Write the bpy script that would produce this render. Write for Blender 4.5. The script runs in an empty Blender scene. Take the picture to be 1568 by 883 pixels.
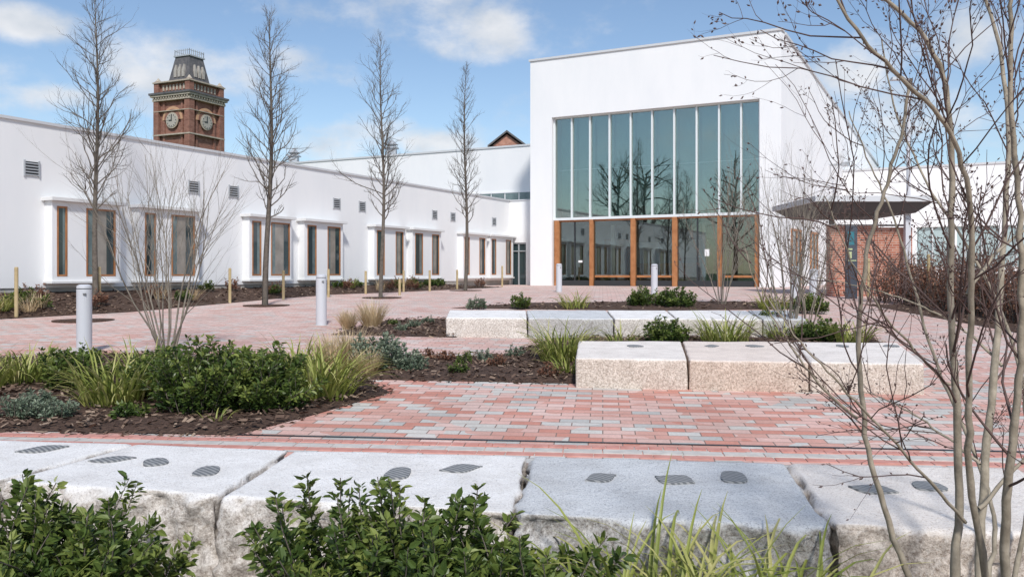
import bpy, bmesh, math, random
import numpy as np
from mathutils import Vector, noise, Matrix
random.seed(7); rng=np.random.default_rng(7)
scene=bpy.context.scene
F=1300.0; CX=784.0; HY=418.0; EYE=1.56

# ---------------- terrain / layout helpers ----------------
def gz(y):
    if y<=0: return 0.0
    if y<=27.5: return 0.031*y
    if y<=36: return 0.8525+(y-27.5)*(0.96-0.8525)/8.5
    return 0.96
def G(px,py,h=0.0):
    lo,hi=0.5,120.0
    for _ in range(50):
        d=(lo+hi)/2
        if (py-HY)/F*d < EYE-h-gz(d): lo=d
        else: hi=d
    return Vector(((px-CX)/F*d,d,gz(d)+h))
def P(px,py,d):
    return Vector(((px-CX)/F*d,d,EYE+(HY-py)/F*d))

# ---------------- node helpers ----------------
def mat(name,base=(.5,.5,.5),rough=.8,spec=.3,metal=0):
    m=bpy.data.materials.new(name); m.use_nodes=True
    b=m.node_tree.nodes['Principled BSDF']
    b.inputs['Base Color'].default_value=(*base,1); b.inputs['Roughness'].default_value=rough
    b.inputs['Specular IOR Level'].default_value=spec; b.inputs['Metallic'].default_value=metal
    return m
def N(m,t,**kw):
    return m.node_tree.nodes.new(t)
def L(m,a,b): m.node_tree.links.new(a,b)
def ramp(m,fac,stops,interp='LINEAR'):
    r=N(m,'ShaderNodeValToRGB'); cr=r.color_ramp; cr.interpolation=interp
    while len(cr.elements)>1: cr.elements.remove(cr.elements[-1])
    cr.elements[0].position=stops[0][0]; cr.elements[0].color=(*stops[0][1],1)
    for p,c in stops[1:]:
        e=cr.elements.new(p); e.color=(*c,1)
    L(m,fac,r.inputs[0]); return r.outputs[0]
def noise_n(m,scale,detail=4,rough=.6,vec=None):
    n=N(m,'ShaderNodeTexNoise'); n.inputs['Scale'].default_value=scale
    n.inputs['Detail'].default_value=detail; n.inputs['Roughness'].default_value=rough
    if vec is None:
        tc=N(m,'ShaderNodeTexCoord'); vec=tc.outputs['Object']
    L(m,vec,n.inputs['Vector']); return n.outputs['Fac']
def bump(m,h,strength=.3,dist=.01):
    b=N(m,'ShaderNodeBump'); b.inputs['Strength'].default_value=strength; b.inputs['Distance'].default_value=dist
    L(m,h,b.inputs['Height']); L(m,b.outputs[0],m.node_tree.nodes['Principled BSDF'].inputs['Normal'])
def bc(m): return m.node_tree.nodes['Principled BSDF'].inputs['Base Color']
def mixc(m,fac,a,b,mode='MIX'):
    n=N(m,'ShaderNodeMix'); n.data_type='RGBA'; n.blend_type=mode
    if isinstance(fac,float): n.inputs[0].default_value=fac
    else: L(m,fac,n.inputs[0])
    for s,i in ((a,6),(b,7)):
        if isinstance(s,tuple): n.inputs[i].default_value=(*s,1)
        else: L(m,s,n.inputs[i])
    return n.outputs[2]
def noisy(name,c1,c2,scale=5,rough=.8,bs=0,bd=.01,detail=5,spec=.3):
    m=mat(name,c1,rough,spec); f=noise_n(m,scale,detail)
    L(m,ramp(m,f,[(.3,c1),(.7,c2)]),bc(m))
    if bs: bump(m,f,bs,bd)
    return m
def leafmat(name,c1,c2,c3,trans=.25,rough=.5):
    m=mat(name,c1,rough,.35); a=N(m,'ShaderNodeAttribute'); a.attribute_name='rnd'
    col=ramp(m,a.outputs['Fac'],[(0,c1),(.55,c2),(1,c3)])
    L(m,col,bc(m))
    if trans>0:
        t=N(m,'ShaderNodeBsdfTranslucent'); L(m,col,t.inputs[0])
        mx=N(m,'ShaderNodeMixShader'); mx.inputs[0].default_value=trans
        out=m.node_tree.nodes['Material Output']
        L(m,m.node_tree.nodes['Principled BSDF'].outputs[0],mx.inputs[1]); L(m,t.outputs[0],mx.inputs[2]); L(m,mx.outputs[0],out.inputs[0])
    return m

# ---------------- materials ----------------
def mk_white():
    m=mat('white_render',(.82,.82,.81),.9,.2)
    tc=N(m,'ShaderNodeTexCoord'); mp=N(m,'ShaderNodeMapping'); mp.inputs['Scale'].default_value=(1,1,.3); L(m,tc.outputs['Object'],mp.inputs[0])
    f=noise_n(m,.8,6,.65,mp.outputs[0]); L(m,ramp(m,f,[(.3,(.775,.782,.785)),(.6,(.82,.82,.815))]),bc(m))
    g=noise_n(m,60,3); bump(m,g,.12,.005); return m
M_white=mk_white()
M_cop=mat('coping_metal',(.58,.59,.60),.5,.5)
M_bayc=mat('bay_canopy_paint',(.70,.70,.69),.6,.3)
M_plinth=noisy('plinth_concrete',(.34,.32,.29),(.48,.46,.42),3,.9,.2)
M_timber=noisy('timber_frame',(.32,.13,.05),(.46,.21,.09),4,.5,0)
M_dark=mat('dark_metal',(.03,.033,.036),.4,.5)
M_grey=mat('grey_metal',(.38,.40,.42),.4,.5)
M_mull=mat('mullion_white',(.70,.74,.74),.4,.5)
M_louvre=mat('louvre_grey',(.18,.18,.18),.6,.4)
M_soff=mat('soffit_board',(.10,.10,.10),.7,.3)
M_pane_d=mat('window_pane_dark',(.03,.05,.055),.04,.7)
M_pane_t=noisy('window_pane_curtain',(.09,.13,.135),(.18,.235,.235),3,.08,0,spec=.7)
M_pane_b=noisy('window_pane_blind',(.20,.18,.155),(.34,.31,.27),2,.15,0,spec=.6)
M_pane_l=mat('window_pane_light',(.36,.46,.47),.06,.8)
def mk_glass(name,tint,base,gl=(.85,.95,.95),k=1.2):
    m=bpy.data.materials.new(name); m.use_nodes=True; nt=m.node_tree; nt.nodes.clear()
    o=N(m,'ShaderNodeOutputMaterial'); t=N(m,'ShaderNodeBsdfTransparent'); t.inputs[0].default_value=(*tint,1)
    g=N(m,'ShaderNodeBsdfGlossy'); g.inputs['Roughness'].default_value=.01; g.inputs[0].default_value=(*gl,1)
    fr=N(m,'ShaderNodeFresnel'); fr.inputs[0].default_value=1.55
    a=N(m,'ShaderNodeMath'); a.operation='MULTIPLY_ADD'; a.inputs[1].default_value=k; a.inputs[2].default_value=base; L(m,fr.outputs[0],a.inputs[0])
    mx=N(m,'ShaderNodeMixShader'); L(m,a.outputs[0],mx.inputs[0]); L(m,t.outputs[0],mx.inputs[1]); L(m,g.outputs[0],mx.inputs[2]); L(m,mx.outputs[0],o.inputs[0])
    return m
M_glass=mk_glass('entrance_glass',(.80,.85,.83),.08)
M_glassU=mk_glass('curtain_wall_glass',(.80,.90,.87),.17,(.86,.92,.88))
M_blind=noisy('teal_blind',(.27,.345,.32),(.42,.49,.46),.35,.8)
M_inter=noisy('interior_wall',(.20,.19,.18),(.34,.32,.29),.8,.8)
M_ifloor=mat('interior_floor',(.10,.09,.08),.3,.5)

def mk_pavers():
    m=mat('block_paving',(.4,.3,.25),.85,.25)
    tc=N(m,'ShaderNodeTexCoord'); mp=N(m,'ShaderNodeMapping'); mp.inputs['Rotation'].default_value=(0,0,math.radians(6.1)); L(m,tc.outputs['Object'],mp.inputs[0])
    br=N(m,'ShaderNodeTexBrick'); br.offset=.42; br.offset_frequency=2; L(m,mp.outputs[0],br.inputs['Vector'])
    for k,v in (('Color1',(0,0,0,1)),('Color2',(1,1,1,1)),('Mortar',(.5,.5,.5,1))): br.inputs[k].default_value=v
    br.inputs['Scale'].default_value=1; br.inputs['Mortar Size'].default_value=.006; br.inputs['Mortar Smooth'].default_value=.3
    br.inputs['Brick Width'].default_value=.27; br.inputs['Row Height'].default_value=.145
    big=noise_n(m,.5,3,.5,mp.outputs[0])
    add=N(m,'ShaderNodeMath'); add.operation='MULTIPLY_ADD'; L(m,big,add.inputs[0]); add.inputs[1].default_value=1.1
    sub=N(m,'ShaderNodeMath'); sub.operation='SUBTRACT'; L(m,br.outputs['Color'],sub.inputs[0]); sub.inputs[1].default_value=.55; L(m,sub.outputs[0],add.inputs[2])
    cols=ramp(m,add.outputs[0],[(0,(.56,.26,.20)),(.14,(.60,.33,.27)),(.26,(.66,.43,.37)),(.38,(.58,.33,.27)),(.48,(.68,.49,.43)),(.58,(.58,.55,.50)),(.68,(.63,.43,.37)),(.78,(.47,.46,.43)),(.86,(.56,.54,.50)),(.95,(.60,.37,.31))],'CONSTANT')
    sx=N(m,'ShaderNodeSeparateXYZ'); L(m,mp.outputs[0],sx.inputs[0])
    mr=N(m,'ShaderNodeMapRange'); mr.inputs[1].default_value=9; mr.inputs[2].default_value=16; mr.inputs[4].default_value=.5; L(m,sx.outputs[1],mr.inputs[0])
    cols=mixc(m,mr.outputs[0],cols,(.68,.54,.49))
    fine=noise_n(m,45,6,.7); fr=ramp(m,fine,[(.25,(.78,.78,.78)),(.7,(1.12,1.12,1.12))])
    cols=mixc(m,1.0,cols,fr,'MULTIPLY')
    mac=noise_n(m,1.0,6,.65); fr2=ramp(m,mac,[(.3,(.86,.85,.84)),(.65,(1.10,1.10,1.10))]); cols=mixc(m,1.0,cols,fr2,'MULTIPLY')
    col=mixc(m,br.outputs['Fac'],cols,(.25,.18,.15)); L(m,col,bc(m))
    inv=N(m,'ShaderNodeMath'); inv.operation='SUBTRACT'; inv.inputs[0].default_value=1; L(m,br.outputs['Fac'],inv.inputs[1])
    bump(m,inv.outputs[0],.5,.006); return m
M_pav=mk_pavers()
def mk_brick(name,c1,c2,mort,w=.225,h=.075):
    m=mat(name,c1,.9,.2); tc=N(m,'ShaderNodeTexCoord'); s=N(m,'ShaderNodeSeparateXYZ'); L(m,tc.outputs['Object'],s.inputs[0])
    a=N(m,'ShaderNodeMath'); L(m,s.outputs[0],a.inputs[0]); L(m,s.outputs[1],a.inputs[1])
    c=N(m,'ShaderNodeCombineXYZ'); L(m,a.outputs[0],c.inputs[0]); L(m,s.outputs[2],c.inputs[1])
    br=N(m,'ShaderNodeTexBrick'); L(m,c.outputs[0],br.inputs['Vector']); br.inputs['Scale'].default_value=1
    br.inputs['Color1'].default_value=(*c1,1); br.inputs['Color2'].default_value=(*c2,1); br.inputs['Mortar'].default_value=(*mort,1)
    br.inputs['Brick Width'].default_value=w; br.inputs['Row Height'].default_value=h; br.inputs['Mortar Size'].default_value=.007*w/.225
    f=noise_n(m,1.5,5); col=mixc(m,1.0,br.outputs['Color'],ramp(m,f,[(.3,(.75,.75,.75)),(.7,(1.1,1.1,1.1))]),'MULTIPLY'); L(m,col,bc(m)); return m
M_brick=mk_brick('red_brick',(.38,.13,.08),(.52,.24,.16),(.50,.43,.38))
M_tbrick=mk_brick('tower_brick',(.21,.09,.065),(.31,.15,.11),(.30,.19,.15),.45,.15)
M_cream=noisy('tower_stone',(.34,.29,.23),(.50,.44,.36),1.5,.9)
M_slate=noisy('slate_roof',(.08,.08,.085),(.15,.14,.14),2,.6)
M_dorm=noisy('weathered_lead',(.30,.28,.25),(.44,.41,.37),3,.8)
M_clock=mat('clock_face',(.40,.37,.32),.5)
M_orange=mat('terracotta_arch',(.50,.30,.18),.8)
def mk_granite(name,a,b,c,bs=.6):
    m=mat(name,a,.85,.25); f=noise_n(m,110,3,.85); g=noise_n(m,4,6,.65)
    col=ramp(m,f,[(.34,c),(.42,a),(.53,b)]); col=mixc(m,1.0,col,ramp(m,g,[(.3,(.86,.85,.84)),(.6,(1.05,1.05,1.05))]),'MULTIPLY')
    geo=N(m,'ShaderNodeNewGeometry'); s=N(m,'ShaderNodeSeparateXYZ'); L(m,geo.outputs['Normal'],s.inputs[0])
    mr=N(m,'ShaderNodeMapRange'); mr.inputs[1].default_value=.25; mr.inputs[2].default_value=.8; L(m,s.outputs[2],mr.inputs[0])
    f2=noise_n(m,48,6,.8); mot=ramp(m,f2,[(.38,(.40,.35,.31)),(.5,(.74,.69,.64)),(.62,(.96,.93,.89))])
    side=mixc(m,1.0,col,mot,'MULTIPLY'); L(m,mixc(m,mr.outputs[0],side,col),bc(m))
    h=noise_n(m,30,10,.75); bump(m,h,bs,.035); return m
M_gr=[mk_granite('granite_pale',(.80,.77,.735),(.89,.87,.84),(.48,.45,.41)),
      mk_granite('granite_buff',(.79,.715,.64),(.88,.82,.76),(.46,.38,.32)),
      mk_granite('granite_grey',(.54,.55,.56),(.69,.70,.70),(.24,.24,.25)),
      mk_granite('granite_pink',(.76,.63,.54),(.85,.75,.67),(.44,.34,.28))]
def mk_inlay():
    m=mat('slate_inlay',(.2,.2,.2),.6); tc=N(m,'ShaderNodeTexCoord'); w=N(m,'ShaderNodeTexWave'); w.bands_direction='DIAGONAL'; w.inputs['Scale'].default_value=17; w.inputs['Distortion'].default_value=2.5
    L(m,tc.outputs['Object'],w.inputs['Vector']); L(m,ramp(m,w.outputs['Fac'],[(.3,(.14,.145,.15)),(.8,(.32,.32,.31))]),bc(m)); return m
M_inlay=mk_inlay()
M_mulch=noisy('bark_mulch',(.045,.027,.02),(.13,.08,.057),28,.95,1,.04)
M_chip=leafmat('mulch_chip',(.055,.034,.024),(.15,.095,.067),(.34,.25,.18),0,.9)
M_leaf=leafmat('shrub_leaf',(.03,.06,.015),(.085,.13,.028),(.24,.28,.07),.22,.38)
M_strap=leafmat('strappy_leaf',(.13,.18,.03),(.34,.37,.09),(.62,.54,.26),.3,.45)
M_blond=leafmat('blond_grass',(.50,.36,.20),(.66,.51,.31),(.78,.66,.45),.3,.7)
M_greyg=leafmat('grey_green_leaf',(.09,.13,.08),(.18,.23,.16),(.32,.35,.25),.2,.6)
M_brownl=leafmat('brown_leaf',(.12,.05,.035),(.23,.11,.07),(.38,.22,.14),.2,.7)
M_bark=noisy('dark_bark',(.085,.072,.058),(.17,.145,.12),14,.9,.4)
M_barkm=noisy('shrub_bark',(.17,.145,.115),(.30,.26,.21),14,.9,.4)
M_barkp=noisy('pale_bark',(.20,.17,.125),(.42,.365,.28),18,.8,.5)
M_twig=mat('red_twig',(.11,.07,.06),.7)
M_post=noisy('timber_post',(.38,.29,.15),(.52,.42,.25),6,.9)
M_boll=mat('bollard_paint',(.56,.57,.60),.45,.5)
M_kerb=noisy('grey_setts',(.42,.40,.37),(.60,.56,.51),9,.9,.3)
M_red=noisy('red_setts',(.46,.20,.16),(.60,.31,.26),9,.9,.3)
M_grass=noisy('grass_ground',(.05,.08,.025),(.10,.13,.05),2,.95)

# ---------------- mesh helpers ----------------
def link(ob,parent=None):
    scene.collection.objects.link(ob)
    if parent: ob.parent=parent
    return ob
def empty(name):
    e=bpy.data.objects.new(name,None); e.empty_display_size=.3; return link(e)
class MB:
    def __init__(s): s.v=[]; s.f=[]
    def hexa(s,pts):
        n=len(s.v); s.v+= [tuple(p) for p in pts]
        for q in ((0,1,2,3),(4,5,6,7),(0,1,5,4),(1,2,6,5),(2,3,7,6),(3,0,4,7)): s.f.append(tuple(n+i for i in q))
    def box(s,fr,a0,a1,b0,b1,z0,z1):
        O,A,B=fr
        c=[(a0,b0),(a1,b0),(a1,b1),(a0,b1)]
        s.hexa([(*(O+A*a+B*b).to_tuple(),z) for z in (z0,z1) for a,b in c])
    def prism(s,poly,z0,z1):
        n=len(s.v); k=len(poly)
        zz=lambda z,i: z[i] if isinstance(z,(list,tuple)) else z
        s.v+=[(p[0],p[1],zz(z0,i)) for i,p in enumerate(poly)]+[(p[0],p[1],zz(z1,i)) for i,p in enumerate(poly)]
        s.f.append(tuple(range(n,n+k))); s.f.append(tuple(range(n+k,n+2*k)))
        for i in range(k): s.f.append((n+i,n+(i+1)%k,n+k+(i+1)%k,n+k+i))
    def cyl(s,c,r,z0,z1,seg=20,r2=None,axis=None):
        r2=r if r2 is None else r2; n=len(s.v)
        for z,rr in ((z0,r),(z1,r2)):
            for i in range(seg):
                a=2*math.pi*i/seg; s.v.append((c[0]+rr*math.cos(a),c[1]+rr*math.sin(a),z))
        s.f.append(tuple(range(n,n+seg))); s.f.append(tuple(range(n+seg,n+2*seg)))
        for i in range(seg): s.f.append((n+i,n+(i+1)%seg,n+seg+(i+1)%seg,n+seg+i))
    def obj(s,name,m,parent=None,bevel=0,smooth=False):
        me=bpy.data.meshes.new(name); me.from_pydata(s.v,[],s.f); me.materials.append(m)
        b=bmesh.new(); b.from_mesh(me); bmesh.ops.recalc_face_normals(b,faces=b.faces); b.to_mesh(me); b.free()
        ob=link(bpy.data.objects.new(name,me),parent)
        if bevel:
            md=ob.modifiers.new('b','BEVEL'); md.width=bevel; md.segments=2; md.limit_method='ANGLE'
        return ob
X1=Vector((1,0)); Y1=Vector((0,1))
W0=(Vector((0,0)),X1,Y1)
U=Vector((1,-.512)).normalized(); V=Vector((.512,1)).normalized()
FO=Vector((.883,41)); FR=(FO,U,V)
WO=Vector((-12.06,20)); WR=(WO,V,U)
def fa(px):
    k=(px-CX)/F; t=(41*k-.883)/(1+.512*k); return t*1.12345
def wa(px):
    k=(px-CX)/F; Y=22.3/(.512-k); return (Y-20)*1.12345

# ---------------- ground ----------------
def sheet(name,x0,x1,ys,off,m,nx=2):
    v=[];f=[]; xs=np.linspace(x0,x1,nx)
    for y in ys:
        for x in xs: v.append((x,y,gz(y)+off))
    for j in range(len(ys)-1):
        for i in range(nx-1):
            a=j*nx+i; f.append((a,a+1,a+nx+1,a+nx))
    me=bpy.data.meshes.new(name); me.from_pydata(v,[],f); me.materials.append(m)
    return link(bpy.data.objects.new(name,me))
sheet('ground',-1500,1500,[-1500,-20,0,27.5,36,60,300,2500],0,M_grass,5)
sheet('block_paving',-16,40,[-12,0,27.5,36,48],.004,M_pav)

def inpoly(x,y,poly):
    c=False;j=len(poly)-1
    for i in range(len(poly)):
        xi,yi=poly[i][0],poly[i][1]; xj,yj=poly[j][0],poly[j][1]
        if (yi>y)!=(yj>y) and x<(xj-xi)*(y-yi)/(yj-yi)+xi: c=not c
        j=i
    return c
def set_rnd(me,vals):
    a=me.attributes.new('rnd','FLOAT','FACE'); a.data.foreach_set('value',np.asarray(vals,dtype=np.float32))
def chips(pts,nrm_tilt,size,name,parent,m):
    v=[];f=[];r=[]
    for i,p in enumerate(pts):
        a=random.random()*6.28; l=size*random.uniform(.5,1.6); w=l*random.uniform(.25,.5)
        d=Vector((math.cos(a),math.sin(a),random.uniform(-.5,.5)*nrm_tilt)).normalized(); s=Vector((-d.y,d.x,random.uniform(-.6,.6)))
        k=len(v)
        for q in (p-d*l/2-s*w/2,p+d*l/2-s*w/2,p+d*l/2+s*w/2,p-d*l/2+s*w/2): v.append(q)
        f.append((k,k+1,k+2,k+3)); r.append(random.random())
    me=bpy.data.meshes.new(name); me.from_pydata(v,[],f); me.materials.append(m); set_rnd(me,r)
    return link(bpy.data.objects.new(name,me),parent)
def bed(pix,nch,size=.045,pts3=None):
    e=empty('planting_bed'); poly=pts3 or [G(*p) for p in pix]
    xs=[p.x for p in poly]; ys=[p.y for p in poly]
    b=bmesh.new()
    vs=[b.verts.new((p.x,p.y,p.z+.012)) for p in poly]; b.faces.new(vs)
    bmesh.ops.triangulate(b,faces=b.faces[:])
    for _ in range(4): bmesh.ops.subdivide_edges(b,edges=[x for x in b.edges if x.calc_length()>.3],cuts=1); bmesh.ops.triangulate(b,faces=b.faces[:])
    for v in b.verts:
        if not v.is_boundary: v.co.z+=.03+.03*noise.noise(v.co*3)
    me=bpy.data.meshes.new('mulch'); b.to_mesh(me); b.free(); me.materials.append(M_mulch); link(bpy.data.objects.new('mulch',me),e)
    pts=[]
    while len(pts)<nch:
        x=random.uniform(min(xs),max(xs)); y=random.uniform(min(ys),max(ys))
        if inpoly(x,y,poly): pts.append(Vector((x,y,gz(y)+.045+random.random()*.03)))
    for _ in range(nch//12):
        i=random.randrange(len(poly)); q=poly[i].lerp(poly[(i+1)%len(poly)],random.random()); q=q.copy()
        q.x+=random.gauss(0,.06); q.y+=random.gauss(0,.06); q.z=gz(q.y)+.012; pts.append(q)
    chips(pts,1,size,'bark_chips',e,M_chip)
    return e
bed([(-260,548),(0,548),(200,542),(470,552),(545,572),(597,602),(480,636),(362,667),(180,664),(0,660),(-200,655)],7000,.05)
bed([(508,513),(590,491),(685,489),(700,517),(600,515)],700,.06)
bed([(556,581),(540,556),(640,547),(780,544),(850,518),(1335,516),(1400,560),(880,588),(700,584)],5000,.055)
bed([(690,472),(800,465),(1060,462),(1230,464),(1250,473),(1000,476)],500,.08)
bed(None,4500,.03,[Vector((-3.5,1.2,gz(1.2))),Vector((3.6,1.2,gz(1.2))),Vector((3.4,3.75,gz(3.75))),Vector((.5,3.8,gz(3.8))),Vector((-3.6,4.2,gz(4.2)))])
bed([(1322,466),(1420,468),(1640,460),(1900,480),(1900,590),(1568,512)],1500,.07)

def strip(name,p0,p1,w,off,m):
    a=G(*p0); b=G(*p1); d=(b-a); d.z=0; d.normalize(); n=Vector((-d.y,d.x,0)); v=[]
    for q in (a-n*w/2,b-n*w/2,b+n*w/2,a+n*w/2): v.append((q.x,q.y,gz(q.y)+off))
    me=bpy.data.meshes.new(name); me.from_pydata(v,[],[(0,1,2,3)]); me.materials.append(m); return link(bpy.data.objects.new(name,me))
def setts(name,p0,p1,l,w,m,gap=.008,off=.010):
    a=G(*p0); b=G(*p1); d=b-a; tot=d.length; d.normalize(); n=Vector((-d.y,d.x,0)).normalized(); mb=MB(); t=0
    while t<tot:
        c=a+d*(t+l/2); q=[]
        for zz in (-.02,off+random.uniform(-.0015,.0015)):
            for sa,sb in ((-1,-1),(1,-1),(1,1),(-1,1)):
                p=c+d*sa*(l-gap)/2+n*sb*(w-gap)/2; q.append((p.x,p.y,gz(p.y)+zz))
        mb.hexa(q); t+=l
    return mb.obj(name,m,None,.003)
strip('drain_channel',(330,666),(1750,697),.030,.012,M_dark)
setts('sett_course',(-200,661.5),(1750,703),.11,.10,M_red)
setts('sett_course',(-200,668),(1750,710),.30,.12,M_kerb)
setts('sett_course',(-60,675),(1750,718),.22,.10,M_red)

# ---------------- granite benches ----------------
def block(name,c,h,m,rough_front=.02,seed=0,bev=.035,chip=1.0,fine=.06):
    b=bmesh.new(); lo=[b.verts.new((p.x,p.y,gz(p.y)-.05)) for p in c]; hi=[b.verts.new((p.x,p.y,gz(p.y)+h)) for p in c]
    b.faces.new(lo[::-1]); b.faces.new(hi)
    for i in range(4): b.faces.new((lo[i],lo[(i+1)%4],hi[(i+1)%4],hi[i]))
    bmesh.ops.recalc_face_normals(b,faces=b.faces)
    bmesh.ops.bevel(b,geom=b.edges[:],offset=bev,segments=3,profile=.6,affect='EDGES')
    for _ in range(6):
        es=[e for e in b.edges if e.calc_length()>fine]
        if not es: break
        bmesh.ops.subdivide_edges(b,edges=es,cuts=1,use_grid_fill=True)
    b.normal_update(); sv=Vector((seed*7.3,seed*3.1,0))
    for v in b.verts:
        nz=v.normal.z; side=max(0,1-max(0,nz)*1.4)
        p=v.co+sv
        d=(noise.fractal(p*4,.9,2.0,4))*rough_front*side + noise.noise(p*2.0)*.006
        d+=(abs(noise.noise(p*13))-.2)*rough_front*.8*side
        edge=side*(1-side)*4
        d-=abs(noise.noise(p*5))*.03*edge*chip
        v.co+=v.normal*d
    me=bpy.data.meshes.new(name); b.to_mesh(me); b.free(); me.materials.append(m)
    for p in me.polygons: p.use_smooth=True
    return link(bpy.data.objects.new(name,me))
def brow(fr_px,bk_px,h,mats,rf,chip=1,fine=.06):
    for i in range(len(mats)):
        fl,frr=G(*fr_px[2*i],h),G(*fr_px[2*i+1],h); bl,br=G(*bk_px[2*i],h),G(*bk_px[2*i+1],h)
        block('granite_block_bench',[fl,frr,br,bl],h,M_gr[mats[i]],rf,i+len(mats)*3,.028,chip,fine)
H1=.42
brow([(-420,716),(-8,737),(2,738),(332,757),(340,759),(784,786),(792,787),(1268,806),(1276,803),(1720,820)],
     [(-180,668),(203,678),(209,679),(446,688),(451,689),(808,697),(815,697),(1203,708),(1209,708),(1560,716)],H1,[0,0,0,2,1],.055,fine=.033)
H2=.33
brow([(881,548),(1053,551),(1055,551),(1239,554),(1241,554),(1416,557)],
     [(886,521.5),(1043,522),(1045,522),(1212,523),(1214,523),(1374,524)],H2,[1,3,1],.010,chip=.6)
H3=.34
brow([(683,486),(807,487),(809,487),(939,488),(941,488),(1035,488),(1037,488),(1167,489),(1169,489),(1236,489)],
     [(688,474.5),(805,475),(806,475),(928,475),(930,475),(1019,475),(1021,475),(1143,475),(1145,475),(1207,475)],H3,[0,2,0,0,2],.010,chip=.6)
def inlay(px,py,h,w,l,ang,kind):
    c=G(px,py,h); mb=MB(); n=24; pts=[]
    for i in range(n):
        t=2*math.pi*i/n; x=math.cos(t); y=math.sin(t)
        if kind=='leaf': y=y*(1-abs(x)**1.9)*1.15+.14*math.sin(x*3)
        elif kind=='pent':
            s=(abs(x)**3.2+abs(y)**3.2)**(1/3.2); x/=s; y/=s; x*=1-.14*y
        X=x*l/2;Y=y*w/2; pts.append((c.x+X*math.cos(ang)-Y*math.sin(ang),c.y+X*math.sin(ang)+Y*math.cos(ang)))
    mb.prism(pts,[gz(p[1])+h-.012 for p in pts],[gz(p[1])+h+.0085 for p in pts]); return mb.obj('slate_inlay',M_inlay)
for px,py,w,l,a,k in [(65,688,.12,.27,.5,'leaf'),(172,704,.10,.24,.3,'leaf'),(238,708,.15,.12,.5,'pent'),(317,722,.18,.12,.1,'pent'),(610,725,.20,.12,-.1,'pent'),(706,718,.13,.23,.3,'leaf'),
    (920,732,.12,.19,.5,'leaf'),(1033,735,.15,.21,-.6,'leaf'),(1123,731,.20,.12,-.15,'pent'),(1337,750,.13,.22,-.5,'leaf'),(1422,745,.15,.14,-.1,'pent')]:
    inlay(px,py,H1,w,l,a,k)
for px,k in ((972,'pent'),(1090,'leaf'),(1155,'pent'),(1290,'leaf'),(1365,'pent')): inlay(px,530,H2,.22,.18,random.uniform(-.5,.5),k)

# ---------------- bollards ----------------
def bollard(px,py):
    g=G(px,py); e=empty('bollard'); e.location=g; mb=MB(); mb.cyl((0,0),.105,0,.94,28); mb.cyl((0,0),.105,.952,.99,28,.10); mb.cyl((0,0),.10,.99,1.01,28,.06); mb.obj('shaft',M_boll,e,.004)
    m2=MB(); m2.cyl((0,0),.098,.94,.952,28); m2.obj('joint',M_dark,e); m3=MB(); m3.cyl((0,0),.15,-.02,.006,24); m3.obj('base',M_kerb,e)
    m4=MB(); m4.box(W0,.035,.075,-.112,-.09,.86,.885); m4.obj('light_slot',M_louvre,e)
for p in ((129,541),(492,498),(856,447),(1002,452.5),(1246,474),(1217,462)): bollard(*p)

# ---------------- main building ----------------
BZ=.86; FZ=.96
main=empty('entrance_building')
TOP=11.75; aL,aR=fa(845),fa(1163); aE=11.72; ZO=8.97; ZT=4.09
w=MB(); TH=.5
w.box(FR,0,aL,0,TH,BZ,TOP); w.box(FR,aR,aE,0,TH,BZ,TOP); w.box(FR,aL,aR,0,TH,ZO,TOP)
w.obj('facade',M_white,main)
FE=FO+U*aE; BR=Vector((23.7,55)); BL=FO+V*24; f0=FO+V*TH; f1=FE+V*TH
w=MB(); w.prism([f0,BL,BL-V*.38+U*.4,f0+U*.4],BZ,[TOP,8,8,TOP])
dn=(BR-FE).normalized(); nn=Vector((-dn.y,dn.x))
w.prism([FE,BR,BR+nn*.4,FE+nn*.4+dn*.05],BZ,[TOP-.003,8.46,8.46,TOP-.003]); w.obj('side_walls',M_white,main)
w=MB(); w.prism([f0+U*.05,f1-U*.0,BR,BL],[TOP-.4,TOP-.4,8.1,7.7],[TOP-.1,TOP-.1,8.4,8]); w.obj('roof',M_slate,main)
w=MB(); w.box(FR,-.06,aE+.06,-.06,.5,TOP,TOP+.10)
w.prism([FE+dn*.5-nn*.07,BR-nn*.07,BR+nn*.45,FE+dn*.5+nn*.45],[TOP-.08,8.46,8.46,TOP-.08],[TOP+.03,8.58,8.58,TOP+.03]); w.obj('coping',M_cop,main)
gb=.32
w=MB(); w.box(FR,aL,aR,gb,gb+.02,ZT+.12,ZO); w.obj('upper_glass',M_glassU,main)
w=MB(); w.box(FR,aL,aR,gb,gb+.02,FZ+.05,ZT-.06); w.obj('entrance_glass',M_glass,main)
w=MB()
mp=[845,872.5,900.5,930.5,963,996,1030,1064.5,1099,1133,1163]
for i,px in enumerate(mp):
    a=fa(px); a=min(max(a,aL+.04),aR-.04); w.box(FR,a-.035,a+.035,gb-.12,gb+.05,ZT+.1,ZO-.06)
w.box(FR,aL,aR,gb-.10,gb+.04,ZO-.06,ZO); w.box(FR,aL,aR,gb-.14,gb+.06,ZT-.02,ZT+.1); w.obj('mullions',M_mull,main)
w=MB(); cs=[fa(p) for p in (850,903,967,1031,1100,1158)]
for a,hw in zip(cs,(.12,.09,.11,.11,.09,.10)):
    w.box(FR,a-hw,a+hw,gb-.16,gb+.08,FZ,ZT-.02)
w.obj('timber_posts',M_timber,main,.01)
w=MB()
for i in range(5):
    if i in (1,2,4): w.box(FR,cs[i]+.15,cs[i+1]-.15,gb-.06,gb+.06,FZ+.40,FZ+.50)
    w.box(FR,cs[i]+.12,cs[i+1]-.12,gb-.06,gb+.06,ZT-.10,ZT-.02)
w.obj('timber_rails',M_timber,main,.008)
w=MB()
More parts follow.
